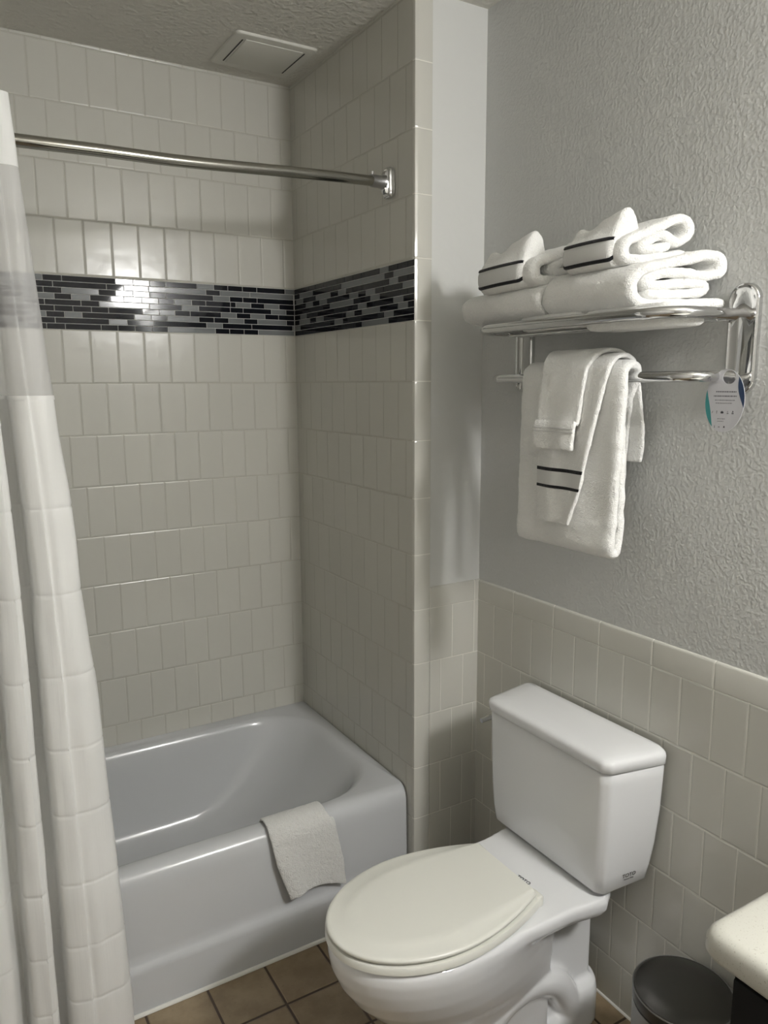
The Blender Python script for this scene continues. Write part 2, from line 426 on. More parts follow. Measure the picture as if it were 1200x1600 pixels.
# sealant bead along the tub foot and along the right wall
bm = nb(); tube(bm, [(XL, -.7285, .002), (.049, -.7285, .002)], .006, 8); struct(obj('trim_8', bm, M_white_trim))
bm = nb(); tube(bm, [(W - .001, YF, .001), (W - .001, -D, .001)], .004, 8); struct(obj('trim_9', bm, M_white_trim))

# ------------------------------------------------------------------ wall lamp above the mirror (behind the photographer's right shoulder)
t = thing('wall_lamp', (W + .006, LAMP_POS[1], LAMP_POS[2]), 'wall lamp with rounded white glass shade mounted high on grey right wall', 'lamp')
bm = nb(); box(bm, W - .03, W + .006, LAMP_POS[1] - .12, LAMP_POS[1] + .12, LAMP_POS[2] - .06, LAMP_POS[2] + .06, .006); obj('back_plate', bm, M_lampbody, t)
M_diff = mat('lamp_diffuser', (.9, .9, .88, 1), .5)
nt = M_diff.node_tree.nodes['Principled BSDF']; nt.inputs['Emission Color'].default_value = (*LAMP_COL, 1); nt.inputs['Emission Strength'].default_value = LAMP_GLOW
bm = nb(); bmesh.ops.create_uvsphere(bm, u_segments=32, v_segments=16, radius=1.0)
for v in bm.verts: v.co = Vector((LAMP_POS[0] + .085 * v.co.x, LAMP_POS[1] + .17 * v.co.y, LAMP_POS[2] + .10 * v.co.z))
obj('glass_shade', bm, M_diff, t)

# ------------------------------------------------------------------ bathtub
bm = nb(); FR = []
def outer(z, y, x1=-.003): FR.append([(x, yy, z) for x, yy in rrect(XL + .003, x1, y, -.002, (.004, .004, .01, .012), 8, 10)])
outer(0, -.7255); outer(.105, -.7255); outer(.116, -.7235); outer(.124, -.7165); outer(.134, -.712); outer(.15, -.7105); outer(.30, -.708)
outer(.322, -.7065); outer(.338, -.702); outer(.350, -.693); outer(.356, -.682); outer(.3575, -.672)
def inner(z, x0, x1, y0, y1, r): FR.append([(x, y, z) for x, y in rrect(x0, x1, y0, y1, (r[0], .1, .1, r[1]), 8, 10)])
inner(.3575, -1.46, -.031, -.656, -.043, (.19, .20)); inner(.3555, -1.455, -.037, -.651, -.049, (.19, .20)); inner(.349, -1.45, -.047, -.645, -.055, (.185, .2))
inner(.335, -1.445, -.060, -.639, -.061, (.18, .2)); inner(.30, -1.44, -.084, -.634, -.067, (.17, .2)); inner(.22, -1.42, -.150, -.624, -.078, (.16, .19)); inner(.15, -1.40, -.225, -.612, -.088, (.15, .18))
inner(.105, -1.385, -.290, -.598, -.098, (.14, .17)); inner(.082, -1.37, -.330, -.583, -.110, (.13, .15)); inner(.068, -1.34, -.375, -.56, -.133, (.12, .13)); inner(.063, -1.30, -.43, -.52, -.17, (.1, .1)); inner(.06, -1.1, -.6, -.42, -.26, (.05, .05))
loft(bm, FR, True, True)
tag(obj('bathtub', bm, M_tub, angle=75), 'white enamel bathtub built in between tiled walls, with a ledge along its front apron', 'bathtub')

# ------------------------------------------------------------------ curtain rod
t = thing('shower_curtain_rod', (0, -.624, 2.01), 'shiny metal shower curtain rod across the tub, held by a chrome wall bracket', 'curtain rod')
rp = spline([(-.055, -.629, 2.0085), (-.25, -.65, 1.997), (-.55, -.676, 1.977), (-.75, -.692, 1.970), (-.95, -.698, 1.965), (-1.25, -.672, 1.975), (-1.47, -.63, 2.0)], 8)
bm = nb(); tube(bm, rp, .0127, 20); obj('pole', bm, M_rod, t)
def flange(x, s, y, z):
    bm = nb()
    R = lambda k, h, dx: [(x - s * dx, y + yy * k, z + zz * k * 1.0) for yy, zz in rrect(-.0185, .0185, -.038, .038, .011, 6, 4)]
    loft(bm, [R(1, 0, 0), R(1, 0, .009), R(.94, 0, .013), R(.86, 0, .0145)]); p = obj('wall_bracket', bm, M_chrome, t)
    bm = nb()   # raised cover, bowed like a saddle
    rows = []
    for i in range(13):
        a = -1 + 2 * i / 12; h = .0145 + .011 * math.sqrt(max(0, 1 - (a * .92) ** 2)) ; w_ = .0145 - .003 * abs(a)
        rows.append([(x - s * .012, y - w_, z + a * .027), (x - s * h, y - w_ * .75, z + a * .027), (x - s * (h + .002), y, z + a * .027), (x - s * h, y + w_ * .75, z + a * .027), (x - s * .012, y + w_, z + a * .027)])
    loft(bm, rows, True, True); obj('bracket_cover', bm, M_chrome, p)
    bm = nb(); tube(bm, [(x - s * .02, y, z), (x - s * .034, y - .001, z - .0003), (x - s * .062, y - .005, z - .001)], [.019, .0155, .0155], 18)
    q = obj('collar', bm, mat('satin_collar', (.42, .42, .42, 1), .35, 1.0) if s > 0 else M_rod, t)
    bm = nb(); tube(bm, [(x - s * .058, y - .006, z + .012), (x - s * .058, y - .008, z + .021)], .0035, 10); obj('set_screw', bm, M_chrome, q)
flange(-.0035, 1, -.624, 2.010); flange(XL, -1, -.624, 2.005)

# ------------------------------------------------------------------ shower curtain
XR = [(0, -.803), (.05, -.804), (.25, -.809), (.47, -.816), (.67, -.823), (.88, -.828), (1.08, -.844), (1.26, -.851), (1.475, -.867), (1.7, -.886), (1.9, -.902), (2.06, -.909)]
XM = [(0, -.941), (.9, -.939), (1.1, -.939), (1.27, -.944), (1.62, -.955), (2.06, -.962)]
CZ = [(0, 0)]
base = [(0.02, .040), (0, .018), (.03, -.004), (.10, -.016), (.25, -.026), (.45, -.030), (.62, -.027), (.66, -.031), (.80, -.025), (.93, -.014), (1.0, .006), (1.0, .045), (.985, .068)]
nxt = [(-.002, .080), (-.026, .082), (-.026, .040), (-.0215, .006), (-.0245, -.016), (-.036, -.027), (-.036, -.030), (-.052, -.024), (-.066, -.012), (-.071, .006), (-.073, .045), (-.080, .062),
       (-.088, .045), (-.097, .004), (-.106, -.018), (-.125, -.028), (-.145, -.020), (-.155, .004), (-.158, .05), (-.168, .064), (-.178, .04), (-.185, .0), (-.20, -.022), (-.225, -.026), (-.245, -.01), (-.25, .045), (-.262, .062),
       (-.272, .03), (-.285, -.015), (-.315, -.025), (-.335, 0), (-.34, .05), (-.352, .06), (-.362, .02), (-.385, -.02), (-.41, -.02), (-.425, .02), (-.43, .05)]
def curt_row(z):
    xr, xm = interp(XR, z), interp(XM, z)
    k = interp([(0, .80), (.45, .80), (.8, .95), (1.3, .92), (1.75, .8), (1.93, .32), (2.06, .30)], z)
    yc = interp([(0, -.800), (.40, -.793), (.55, -.780), (1.2, -.745), (1.75, -.722), (1.90, -.743), (2.06, -.743)], z)
    pts = [(xr + (xm - xr) * s, d) for s, d in base] + [(xm + dx, d) for dx, d in nxt]
    return [(x, yc + d * k) for x, d in spline(pts, 4)]
CREASE = [1.475, 1.252, 1.075, .902, .745, .60, .445, .30, .17]
def curt_piece(name, za, zb_, m, parent):
    bm = nb(); rows = []; n = int((zb_ - za) / .0125) + 1
    zs = {za + (zb_ - za) * i / n for i in range(n + 1)}
    for c in CREASE:
        for d in (-.006, -.0025, 0, .0025, .006):
            if za < c + d < zb_: zs.add(c + d)
    for z in sorted(zs):
        row = curt_row(z); out = []
        for i, (x, y) in enumerate(row):
            a = row[max(i - 1, 0)]; b = row[min(i + 1, len(row) - 1)]; tx, ty = b[0] - a[0], b[1] - a[1]; l = math.hypot(tx, ty) or 1
            am = 0.0
            zz = z + .018 * noise.noise(Vector((x * 9, 3.1, round(z * 3)))) * 0
            for c in CREASE: am += .0016 * math.exp(-((z - c) / .0032) ** 2)
            am += .0042 * noise.noise(Vector((x * 28, z * 3.2, 1.0))) * (1 if z < 1.9 else .4)
            am += .0016 * noise.noise(Vector((x * 60, z * 9, 5.0)))
            out.append((x - ty / l * am * -1, y + tx / l * am * -1, z))
        rows.append(out)
    loft(bm, rows, False, False, False)
    return obj(name, bm, m, parent, angle=180)
t = thing('shower_curtain', (-1.1, -.74, .03), 'long white shower curtain with sheer window band, bunched at the left of the tub', 'shower curtain')
curt_piece('curtain_body', .03, 1.475, M_curt, t)
o = curt_piece('sheer_window', 1.475, 1.905, M_sheer, t); o['label'] = 'translucent sheer window band'
curt_piece('header_band', 1.905, 2.035, M_curt, t)
bm = nb()   # folded hem tape where sheer meets cloth
rw = [[(x, y - .0012, z) for x, y in curt_row(z)] for z in (1.469, 1.4775)]
loft(bm, rw, False, False, False); obj('seam_tape', bm, M_curt, t, angle=180)

# ------------------------------------------------------------------ exhaust vent cover in the ceiling over the tub
t = thing('ceiling_vent', (-.166, -.19, ZC), 'square flat white vent cover in the ceiling above the tub corner', 'vent')
bm = nb(); loft(bm, [[(x, y, z) for x, y in rrect(-.166 - h, -.166 + h, -.19 - h * .93, -.19 + h * .93, .012, 5, 3)] for h, z in ((.122, ZC + .002), (.122, ZC - .004), (.120, ZC - .0065), (.114, ZC - .0075))]); f = obj('cover_frame', bm, M_vent, t)
bm = nb(); box(bm, -.166 - .085, -.166 + .085, -.19 - .085, -.19 + .085, ZC - .0095, ZC - .004, .0015); obj('centre_panel', bm, M_vent, t)
for s in (-1, 1):
    bm = nb(); box(bm, -.166 + s * .0925 - .002, -.166 + s * .0925 + .002, -.19 - .08, -.19 + .08, ZC - .0080, ZC - .006); o = obj('air_slot', bm, M_rubber_gapshade, t); o['label'] = 'narrow dark slot'  # near-black strip, the shade inside the slot put in as colour

# ------------------------------------------------------------------ towel shelf
YA, YB_ = -.9, -1.497
t = thing('towel_shelf', (W + .006, -1.21, 1.575), 'chrome wall towel shelf with a lower towel bar, above the toilet', 'towel shelf')
for yc in (-.908, -1.512):
    bm = nb()
    R = lambda h, dx: [(W + .006 - dx, yc + y * h, 1.575 + (z * (1 if abs(z) < .07 else 1))) for y, z in rrect(-.031, .031, -.1015, .1015, .0305, 10, 6)]
    def ring(ins, dx): return [(W + .006 - dx, yc + y, 1.575 + z) for y, z in rrect(-.031 + ins, .031 - ins, -.1015 + ins, .1015 - ins, .0305 - ins, 10, 6)]
    loft(bm, [ring(0, 0), ring(0, .009), ring(.0015, .0115), ring(.004, .0125), ring(.006, .0115), ring(.009, .010)]); obj('wall_plate', bm, M_chrome, t)
def u_rail(z, xf, ya, yb, rad, r, name):
    pts = fillet([(W - .002, ya, z), (xf, ya, z), (xf, yb, z), (W - .002, yb, z)], rad, 12)
    bm = nb(); tube(bm, pts, r, 18); return obj(name, bm, M_chrome, t)
ZS, XF = 1.6215, .046; RAD = .078
u_rail(ZS, XF, -.911, -1.494, RAD, .0112, 'shelf_rail')
for x in (.165, .195):
    bm = nb(); tube(bm, [(x, -.911, ZS - .009), (x, -1.494, ZS - .009)], .0045, 10); obj('shelf_bar', bm, M_chrome, t)
ZL, XLB = 1.5075, .108
u_rail(ZL, XLB, -.905, -1.494, .05, .0105, 'towel_bar')

# ------------------------------------------------------------------ towels on the shelf
G_b = 'folded bath towels on the chrome shelf'; G_h = 'folded hand towels on top of the bath towels'
def shelf_towel(name, path, th, w0, w1, fn, label, cat, group, seed, amp=.0022):
    bm = nb(); ribbon(bm, path, th, w0, w1, fn); rough_up(bm, amp, 45, seed); return tag(obj(name, bm, M_terry, angle=70), label, cat, group)
ZT = 1.6355   # top of the shelf rail
big = spline([(.186, .012), (.15, .011), (.09, .011), (.04, .011), (.018, .022), (.010, .040), (.013, .062), (.030, .080), (.07, .091), (.115, .101), (.150, .110), (.172, .107), (.183, .093), (.178, .074), (.150, .068), (.11, .074), (.075, .074), (.048, .066), (.036, .056), (.048, .048), (.09, .051), (.125, .052), (.148, .049), (.146, .036), (.11, .031), (.07, .030), (.044, .031)], 7)
def f_right(a, b, w, s): return (a * .86 + .052, w - (a - .01) * .47, ZT - .002 + b * (.90 + .03 * math.sin(w * 14)))
shelf_towel('bath_towel', big, .0225, -1.150, -1.388, f_right, 'thick folded white bath towel on right half of chrome shelf, its spiral folds showing', 'towel', G_b, 1.0)
bt = bpy.data.objects['bath_towel']
def slab(x0, x1, y0, y1, z0, z1, shear):
    bm = nb(); R_ = lambda g, z: [(x, y - (x - x0) * shear, z) for x, y in rrect(x0 + g, x1 - g, y1 + g, y0 - g, .018, 6, 8)]
    loft(bm, [R_(.012, z0), R_(.004, z0 + .002), R_(0, z0 + .008), R_(0, z1 - .006), R_(.004, z1)]); rough_up(bm, .001, 45, 3); return bm
obj('lower_fold', slab(.066, .150, -1.255, -1.455, 1.598, ZT + .006, .40), M_terry, bt, angle=70)
obj('sagging_fold', slab(.062, .110, -1.06, -1.25, 1.609, ZT + .006, .20), M_terry, bt, angle=70)
bigl = spline([(.180, .012), (.12, .011), (.05, .011), (.014, .020), (.004, .038), (.010, .056), (.040, .068), (.10, .074), (.16, .074), (.182, .062), (.172, .046), (.12, .044), (.06, .044), (.035, .036), (.06, .029), (.12, .028), (.165, .028)], 7)
def f_left(a, b, w, s):
    k = min(1, max(0, (-w - .87) / .27))
    return (a * .86 + .052 - .004 * math.sin(PI * k), w - (a - .01) * .14, ZT - .002 + b * (.92 + .06 * math.sin((-w - .9) * 8)))
shelf_towel('bath_towel', bigl, .0205, -.868, -1.146, f_left, 'low folded white bath towel on left half of chrome shelf, under the smaller folded towel', 'towel', G_b, 2.0)

def hand_towel(y0, wl, over, zt, x0, label, seed, hs, shear, ra):
    """rolled hand towel whose striped end is turned up in front like a pocket, with a peaked corner"""
    roll = spline([(.128, .010), (.09, .010), (.04, .010), (.016, .016), (.010, .034), (.020, .050), (.05, .060), (.085, .072), (.110, .081), (.130, .079), (.139, .065), (.136, .047), (.115, .036), (.10, .046), (.085, .054), (.066, .048), (.048, .036), (.052, .029), (.07, .028), (.095, .029)], 7)
    def fn(a, b, w, s): y = w - (a - .0) * shear; return (x0 + a * ra, y, zt(w, a) + b * hs)
    bm = nb(); ribbon(bm, roll, .0215, y0 - .03, y0 - wl - over, fn); rough_up(bm, .002, 50, seed)
    o = tag(obj('hand_towel', bm, M_terry, angle=70), label, 'towel', G_h)
    def prof(k):
        T = (.100 - .010 * math.sin(PI * min(1, k / .55)) + .022 * max(0, (k - .35) / .65) ** 1.3) * hs
        c = [(.100, .004), (.060, .000), (.020, .000), (.004, .006), (-.004, .018), (-.006, .034), (-.004, .052), (.002, .064), (.012, T - .022), (.022, T - .006), (.032, T), (.042, T - .004), (.050, T - .018), (.060, .070), (.085, .064), (.104, .050)]
        return spline(c + [c[0]], 4)[:-1]
    ks = [(-.012, .55), (0.0, .86), (.02, .97), (.06, 1)] + [(i / 16, 1) for i in range(2, 15)] + [(.93, 1), (.965, .98), (.99, .92), (1.005, .80), (1.01, .5)]
    rings = []
    def place(a, b, k, sc=1.0):
        cx_, cz_ = .030, .050
        a = cx_ + (a - cx_) * sc; b = cz_ + (b - cz_) * sc; w = y0 - wl * k
        return Vector((x0 + a - .005 * math.sin(PI * min(1, max(0, k))), w - a * shear * .5, zt(w, max(a, 0)) + b))
    for k, sc in ks: rings.append([place(a, b, min(1, max(0, k)), sc) + Vector((0, -wl * (k - min(1, max(0, k))), 0)) for a, b in prof(min(1, max(0, k)))])
    bm = nb(); loft(bm, rings); rough_up(bm, .0010, 60, seed + 1); wr = obj('turned_back_end', bm, M_terry, o, angle=70)
    def strip(b0, b1, out, m, nm):
        rows = []
        for k, sc in ks[1:-1]:
            row = []
            pf = [p for p in prof(k) if p[0] < .03]
            for i in range(7):
                bb = b0 + (b1 - b0) * i / 6
                a_ = interp(sorted((p[1], p[0]) for p in pf), bb) - out * (.2 if i in (0, 6) else 1)
                row.append(place(a_, bb, min(1, max(0, k)), sc) + Vector((0, -wl * (k - min(1, max(0, k))), 0)))
            rows.append(row)
        bm = nb(); loft(bm, rows, False, False, False)
        for f in bm.faces: f.smooth = True
        return obj(nm, bm, m, wr, angle=80)
    strip(.0115, .0185, .0034, M_stripe, 'black_stripe'); strip(.0180, .0515, .0020, M_weave, 'woven_band'); strip(.051, .058, .0034, M_stripe, 'black_stripe')
    return o
hand_towel(-.950, .148, .030, lambda y, a: ZT + .062 + .03 * a + (-.96 - y) * .03, .040, 'small folded hand towel with two black stripes, resting on the left bath towel', 5.0, 1.0, .42, 1.0)
hand_towel(-1.208, .128, .018, lambda y, a: ZT + .077 + .10 * a + (-1.22 - y) * .015, .058, 'small folded hand towel with two black stripes, highest of the pile on the right', 8.0, .92, .45, .86)

# ------------------------------------------------------------------ towels hanging from the lower bar
G_d = 'towels draped over the lower bar'
def drape(front, top, back, zf, zk, r):
    """path over the bar in (x,z): bottom front -> over the bar -> bottom back"""
    pts = [(XLB - r - front, zf), (XLB - r - front * .9, zf + (ZL - zf) * .35), (XLB - r - front * .5, ZL - .09), (XLB - r - front * .15, ZL - .02)]
    for i in range(9):
        a = PI - PI * i / 8; pts.append((XLB + (r) * math.cos(a), ZL + (r) * math.sin(a)))
    pts += [(XLB + r + back * .2, ZL - .03), (XLB + r + back, ZL - .12), (XLB + r + back, zk)]
    return spline(pts, 5)
def edges(tab0, tab1):
    return lambda s: (interp(tab0, s), interp(tab1, s))
def hang(name, path, th, e0, e1, label, cat, seed, amp=.002, m=M_terry, wave=.003, parent=None):
    def fn(a, b, w, s):
        y0, y1 = interp(e0, s), interp(e1, s); y = y0 + (y1 - y0) * w
        return (a + wave * math.sin(w * 9 + seed + b * 6) * min(1, abs(b - ZL) * 6), y, b)
    bm = nb(); ribbon(bm, path, th, 0.0, 1.0, fn, step=.006, wstep=.05, rnd=min(.06, th / 2 / .15)); rough_up(bm, amp, 42, seed)
    o = obj(name, bm, m, parent, angle=70)
    if label: tag(o, label, cat, G_d)
    return o, fn
p1 = drape(.012, 0, .006, 1.20, 1.24, .026)
p1 = spline([(.092, 1.47), (.094, 1.36), (.094, 1.24), (.091, 1.175), (.081, 1.153), (.069, 1.156), (.0665, 1.170)], 6) + p1[2:]
bath, _ = hang('bath_towel', p1, .020, [(0, -1.074), (.34, -1.076), (.68, -1.064), (.8, -1.05), (1, -1.06)], [(0, -1.352), (.34, -1.358), (.64, -1.366), (.74, -1.352), (.84, -1.30), (1, -1.29)], 'long white bath towel hanging over the chrome bar beneath the shelf', 'towel', 11.0)
p2 = drape(.018, 0, .026, 1.205, 1.218, .044)
hand, fh = hang('hand_towel', p2, .010, [(0, -1.160), (.45, -1.150), (.55, -1.14), (1, -1.17)], [(0, -1.258), (.1, -1.288), (.45, -1.335), (.55, -1.335), (.75, -1.29), (1, -1.282)], 'white hand towel with two black stripes hanging over the bath towel on the bar', 'towel', 13.0, .0015)
p2r = resample(p2, .001)
def hstrip(z0, z1, out, m, nm):
    seg = [(x - out, z) for x, z in p2r[:len(p2r) // 2] if z0 <= z <= z1]
    bm = nb(); ribbon(bm, seg, .0018, -.004, 1.004, fh, step=.002, wstep=.05, rnd=.01)
    # path parameter for the sheet's own edge table
    obj(nm, bm, m, hand, angle=70)
def fh_z(a, b, w, s):
    s2 = (b - 1.205) / (2 * (ZL - 1.205) + .12); return fh_sheet(a, b, w, max(0, s2))
fh_sheet = fh; fh = fh_z
hstrip(1.312, 1.3185, .0056, M_stripe, 'black_stripe'); hstrip(1.282, 1.312, .0052, M_weave, 'woven_band'); hstrip(1.2755, 1.282, .0056, M_stripe, 'black_stripe')
p3 = drape(.021, 0, .026, 1.362, 1.334, .055)
wash, fw3 = hang('washcloth', p3, .009, [(0, -1.160), (.35, -1.155), (.5, -1.135), (1, -1.20)], [(0, -1.272), (.35, -1.285), (.5, -1.305), (.68, -1.325), (1, -1.316)], 'short white washcloth draped over the striped hand towel on the bar', 'towel', 15.0, .0012)
p3r = resample(p3, .001)
for z0, z1 in ((1.396, 1.399), (1.403, 1.406)):
    seg = [(x - .005, z) for x, z in p3r[:len(p3r) // 2] if z0 <= z <= z1]
    bm = nb(); ribbon(bm, seg, .0016, -.002, 1.002, lambda a, b, w, s: fw3(a, b, w, .08), step=.001, wstep=.05, rnd=.01); obj('hem_ridge', bm, M_weave, wash, angle=70)

# ------------------------------------------------------------------ oval card on the bar
t = thing('oval_tag', (.166, -1.518, 1.463), 'oval pale grey card with teal and navy edges hooked on the towel bar', 'tag')
tilt = math.radians(6)
def card(u, v, d=0):   # u to the right as seen, v up
    return (.168 + d * -.995 + v * .03, -1.519 - u + .0, 1.463 + v)
n = 56; A_, B_ = .0405, .0575
def hole(a): return (.006 + .0135 * math.cos(a), .0430 + .0125 * math.sin(a))
bm = nb()
def ov(k): return [(A_ * math.cos(2 * PI * i / n), B_ * math.sin(2 * PI * i / n)) for i in range(n)]
hr = [hole(2 * PI * i / n) for i in range(n)]
ringsets = []
for d in (0, .0009): ringsets.append(([card(u, v, d) for u, v in ov(1)], [card(u, v, d) for u, v in hr]))
(o0, h0), (o1, h1) = ringsets
loft(bm, [h0, o0, o1, h1, h0], False, False); bmesh.ops.remove_doubles(bm, verts=bm.verts, dist=1e-6); cardo = obj('card', bm, M_card, t, angle=30)
def crescent(side, a0, a1, wd, m, nm):
    bm = nb(); r0 = []; r1 = []
    for i in range(21):
        a = a0 + (a1 - a0) * i / 20; k = math.sin(PI * i / 20) * wd
        r0.append(card(A_ * .992 * math.cos(a), B_ * .992 * math.sin(a), .00105)); r1.append(card(A_ * .985 * math.cos(a) - side * k, B_ * .985 * math.sin(a), .00105))
    loft(bm, [r0, r1], False, False, False); obj(nm, bm, m, cardo, smooth=False)
crescent(-1, math.radians(160), math.radians(237), .010, M_teal, 'teal_edge'); crescent(1, math.radians(50), math.radians(-12), .011, M_navy, 'navy_edge')
rnd = random.Random(5)
def dash(u0, u1, v, h):
    bm = nb(); u = u0
    while u < u1:
        l = rnd.uniform(.0012, .0042); e = min(u + l, u1)
        bm.faces.new([bm.verts.new(card(x, y, .0011)) for x, y in ((u, v), (e, v), (e, v + h), (u, v + h))]); u += l + .0008
    obj('text_line', bm, M_print, cardo, smooth=False)
for args in ((-.019, .023, .0155, .0022), (-.023, .025, .0075, .0022), (-.020, .021, .0005, .0013), (-.018, .016, -.0050, .0013), (-.012, .004, -.0335, .0011), (-.011, .002, -.038, .001)): dash(*args)
M_dkprint = mat('tag_dark_print', srgb(60, 60, 66), .6)
def icon(u, v, polys):
    bm = nb()
    for f in polys: bm.faces.new([bm.verts.new(card(u + a * .001, v + b * .001, .0011)) for a, b in f])
    obj('pictogram', bm, M_dkprint, cardo, smooth=False)
sq = lambda x0, x1, y0, y1: [(x0, y0), (x1, y0), (x1, y1), (x0, y1)]
icon(-.0235, -.021, [[(-1, -2), (0, -2), (1.6, 2), (.8, 2)]]); icon(-.014, -.021, [sq(-.5, .5, -2.5, 1), sq(-1, 1, 1.4, 2.6)]); icon(-.003, -.021, [sq(-3, 3, -2, 1.4), sq(-1.4, 1.4, 1.6, 2.4)])
icon(.0085, -.021, [sq(-1.5, 2, -2.5, -1.2), sq(-.6, .6, 0, 2.2)]); icon(.019, -.021, [sq(-1, 1, .6, 3), sq(-1.8, -.4, -3, .2), sq(.4, 1.6, -3, 0)])
icon(-.0165, -.0475, [sq(-.8, .8, -2, -.6), sq(-.4, .4, 0, 2)]); icon(-.007, -.0475, [sq(-2, 2, -1, .2)]); icon(.0035, -.0475, [[(-1.4, -1.6), (1.4, -1.6), (1.5, 0), (0, 2.4), (-1.5, 0)]])

# ------------------------------------------------------------------ toilet
YT = -1.195
t = thing('toilet', (-.05, YT, 0), 'white two-piece toilet with closed lid, standing between tub and black vanity', 'toilet')
def egg(xf, xb, H, hb, xm, z, grow=0.0, n=40, yc=YT - .012):
    xf -= grow; xb += grow * .5; H += grow; hb += grow; pts = []
    xs = []
    for i in range(n + 1):
        a = PI / 2 * i / n; x = xm - (xm - xf) * math.cos(a); xs.append((x, H * math.sin(a)))
    for i in range(1, n // 2 + 1):
        k = i / (n // 2); x = xm + (xb - xm) * k; xs.append((x, H - (H - hb) * k ** 1.8))
    up = [(x, yc + h, z) for x, h in xs]; dn = [(x, yc - h, z) for x, h in xs[1:]][::-1]
    return up + dn
# bowl with pedestal: rough volumes fused into one porcelain skin
bm = nb()
loft(bm, [egg(xf, xb, H, hb, xm, z) for z, xf, xb, H, hb, xm in ((0.004, -.315, .0, .098, .085, -.16), (.05, -.318, .0, .094, .085, -.16), (.10, -.325, .0, .092, .085, -.16), (.15, -.345, 0, .098, .085, -.17), (.19, -.385, 0, .114, .09, -.19), (.225, -.425, 0, .130, .092, -.21), (.26, -.455, 0, .143, .095, -.23), (.30, -.480, .0, .154, .10, -.25), (.335, -.494, .0, .161, .11, -.26), (.362, -.498, .02, .164, .125, -.27), (.380, -.496, .02, .163, .125, -.27), (.3875, -.488, .02, .156, .12, -.27))])
# rear deck that carries the tank
def deck(z, g): return [(x, YT - .004 + y, z) for x, y in [(-.24, .150 + g), (-.12, .146 + g), (.0, .146 + g), (.075 + g, .158 + g), (.125 + g, .15 + g), (.138 + g, 0), (.125 + g, -.15 - g), (.085 + g, -.176 - g), (.0, -.163 - g), (-.12, -.163 - g), (-.24, -.160 - g)]]
loft(bm, [deck(.330, -.045), deck(.345, -.010), deck(.360, -.001), deck(.378, 0), deck(.3875, -.005)])
box(bm, -.09, .146, YT - .080, YT + .080, .01, .36)                                      # rear column
loft(bm, [[(x, y, z) for x, y in rrect(-.30, .165, YT - .108 + g, YT + .108 - g, .06, 8, 4)] for z, g in ((0.0, 0), (.03, 0), (.042, .005), (.048, .016))])   # foot
loft(bm, [[(x, y, z) for x, y in rrect(.035, .170, YT - .112 + g, YT + .112 - g, .05, 8, 4)] for z, g in ((0.0, 0), (.080, 0), (.098, .005), (.106, .018))])     # heel of the foot
for s in (1, -1):                                                                          # trapway bulge on each side
    tp = spline([(x, YT + s * y, z) for x, y, z in ((-.205, .074, .03), (-.175, .076, .10), (-.130, .079, .152), (-.075, .081, .172), (-.02, .081, .166), (.03, .080, .138), (.062, .079, .095), (.085, .078, .05))], 6)
    tube(bm, tp, .036, 16)
bmesh.ops.recalc_face_normals(bm, faces=bm.faces)
me = bpy.data.meshes.new('bowl_rough'); bm.to_mesh(me); bm.free()
tmp = bpy.data.objects.new('bowl_rough', me); C.objects.link(tmp)
md = tmp.modifiers.new('r', 'REMESH'); md.mode = 'VOXEL'; md.voxel_size = .0045
ms = tmp.modifiers.new('s', 'SMOOTH'); ms.factor = .5; ms.iterations = 4
dg = bpy.context.evaluated_depsgraph_get(); me2 = bpy.data.meshes.new_from_object(tmp.evaluated_get(dg)); bpy.data.objects.remove(tmp); bpy.data.meshes.remove(me)
me2.name = 'bowl'
for p_ in me2.polygons: p_.use_smooth = True
bowl = link('bowl', me2, M_porc, t)
# seat ring and lid
SE = (-.503, -.055, .163, .112, -.275)
bm = nb(); rg = [egg(*SE[:4], SE[4], z, g) for z, g in ((.3915, -.004), (.3935, .0), (.405, .0), (.4085, -.0025), (.4095, -.012))] + [egg(-.40, -.13, .10, .08, -.27, z) for z in (.4095, .400, .3915)]
loft(bm, rg + [rg[0]], False, False); bmesh.ops.remove_doubles(bm, verts=bm.verts, dist=1e-5); obj('seat', bm, M_seat, t)
SL = (-.502, -.065, .159, .106, -.275)
bm = nb()
def panel(z, k): return egg(SL[0] + k, SL[1] - .002, SL[2] - k * .95, SL[3] - .004 - k * .12, SL[4], z)
loft(bm, [egg(*SL[:4], SL[4], z, g) for z, g in ((.4130, -.012), (.4130, -.004), (.4145, -.0015), (.419, 0), (.4215, -.001), (.4235, -.004))] + [panel(.4240, .010), panel(.4262, .038), panel(.4272, .041), panel(.4274, .06)]); obj('lid', bm, M_seat, t, angle=60)
for s in (-1, 1):
    bm = nb(); box(bm, -.066, -.046, YT - .008 + s * .098 - .016, YT - .008 + s * .098 + .016, .384, .411, .005, 3); obj('hinge', bm, M_seat, t)
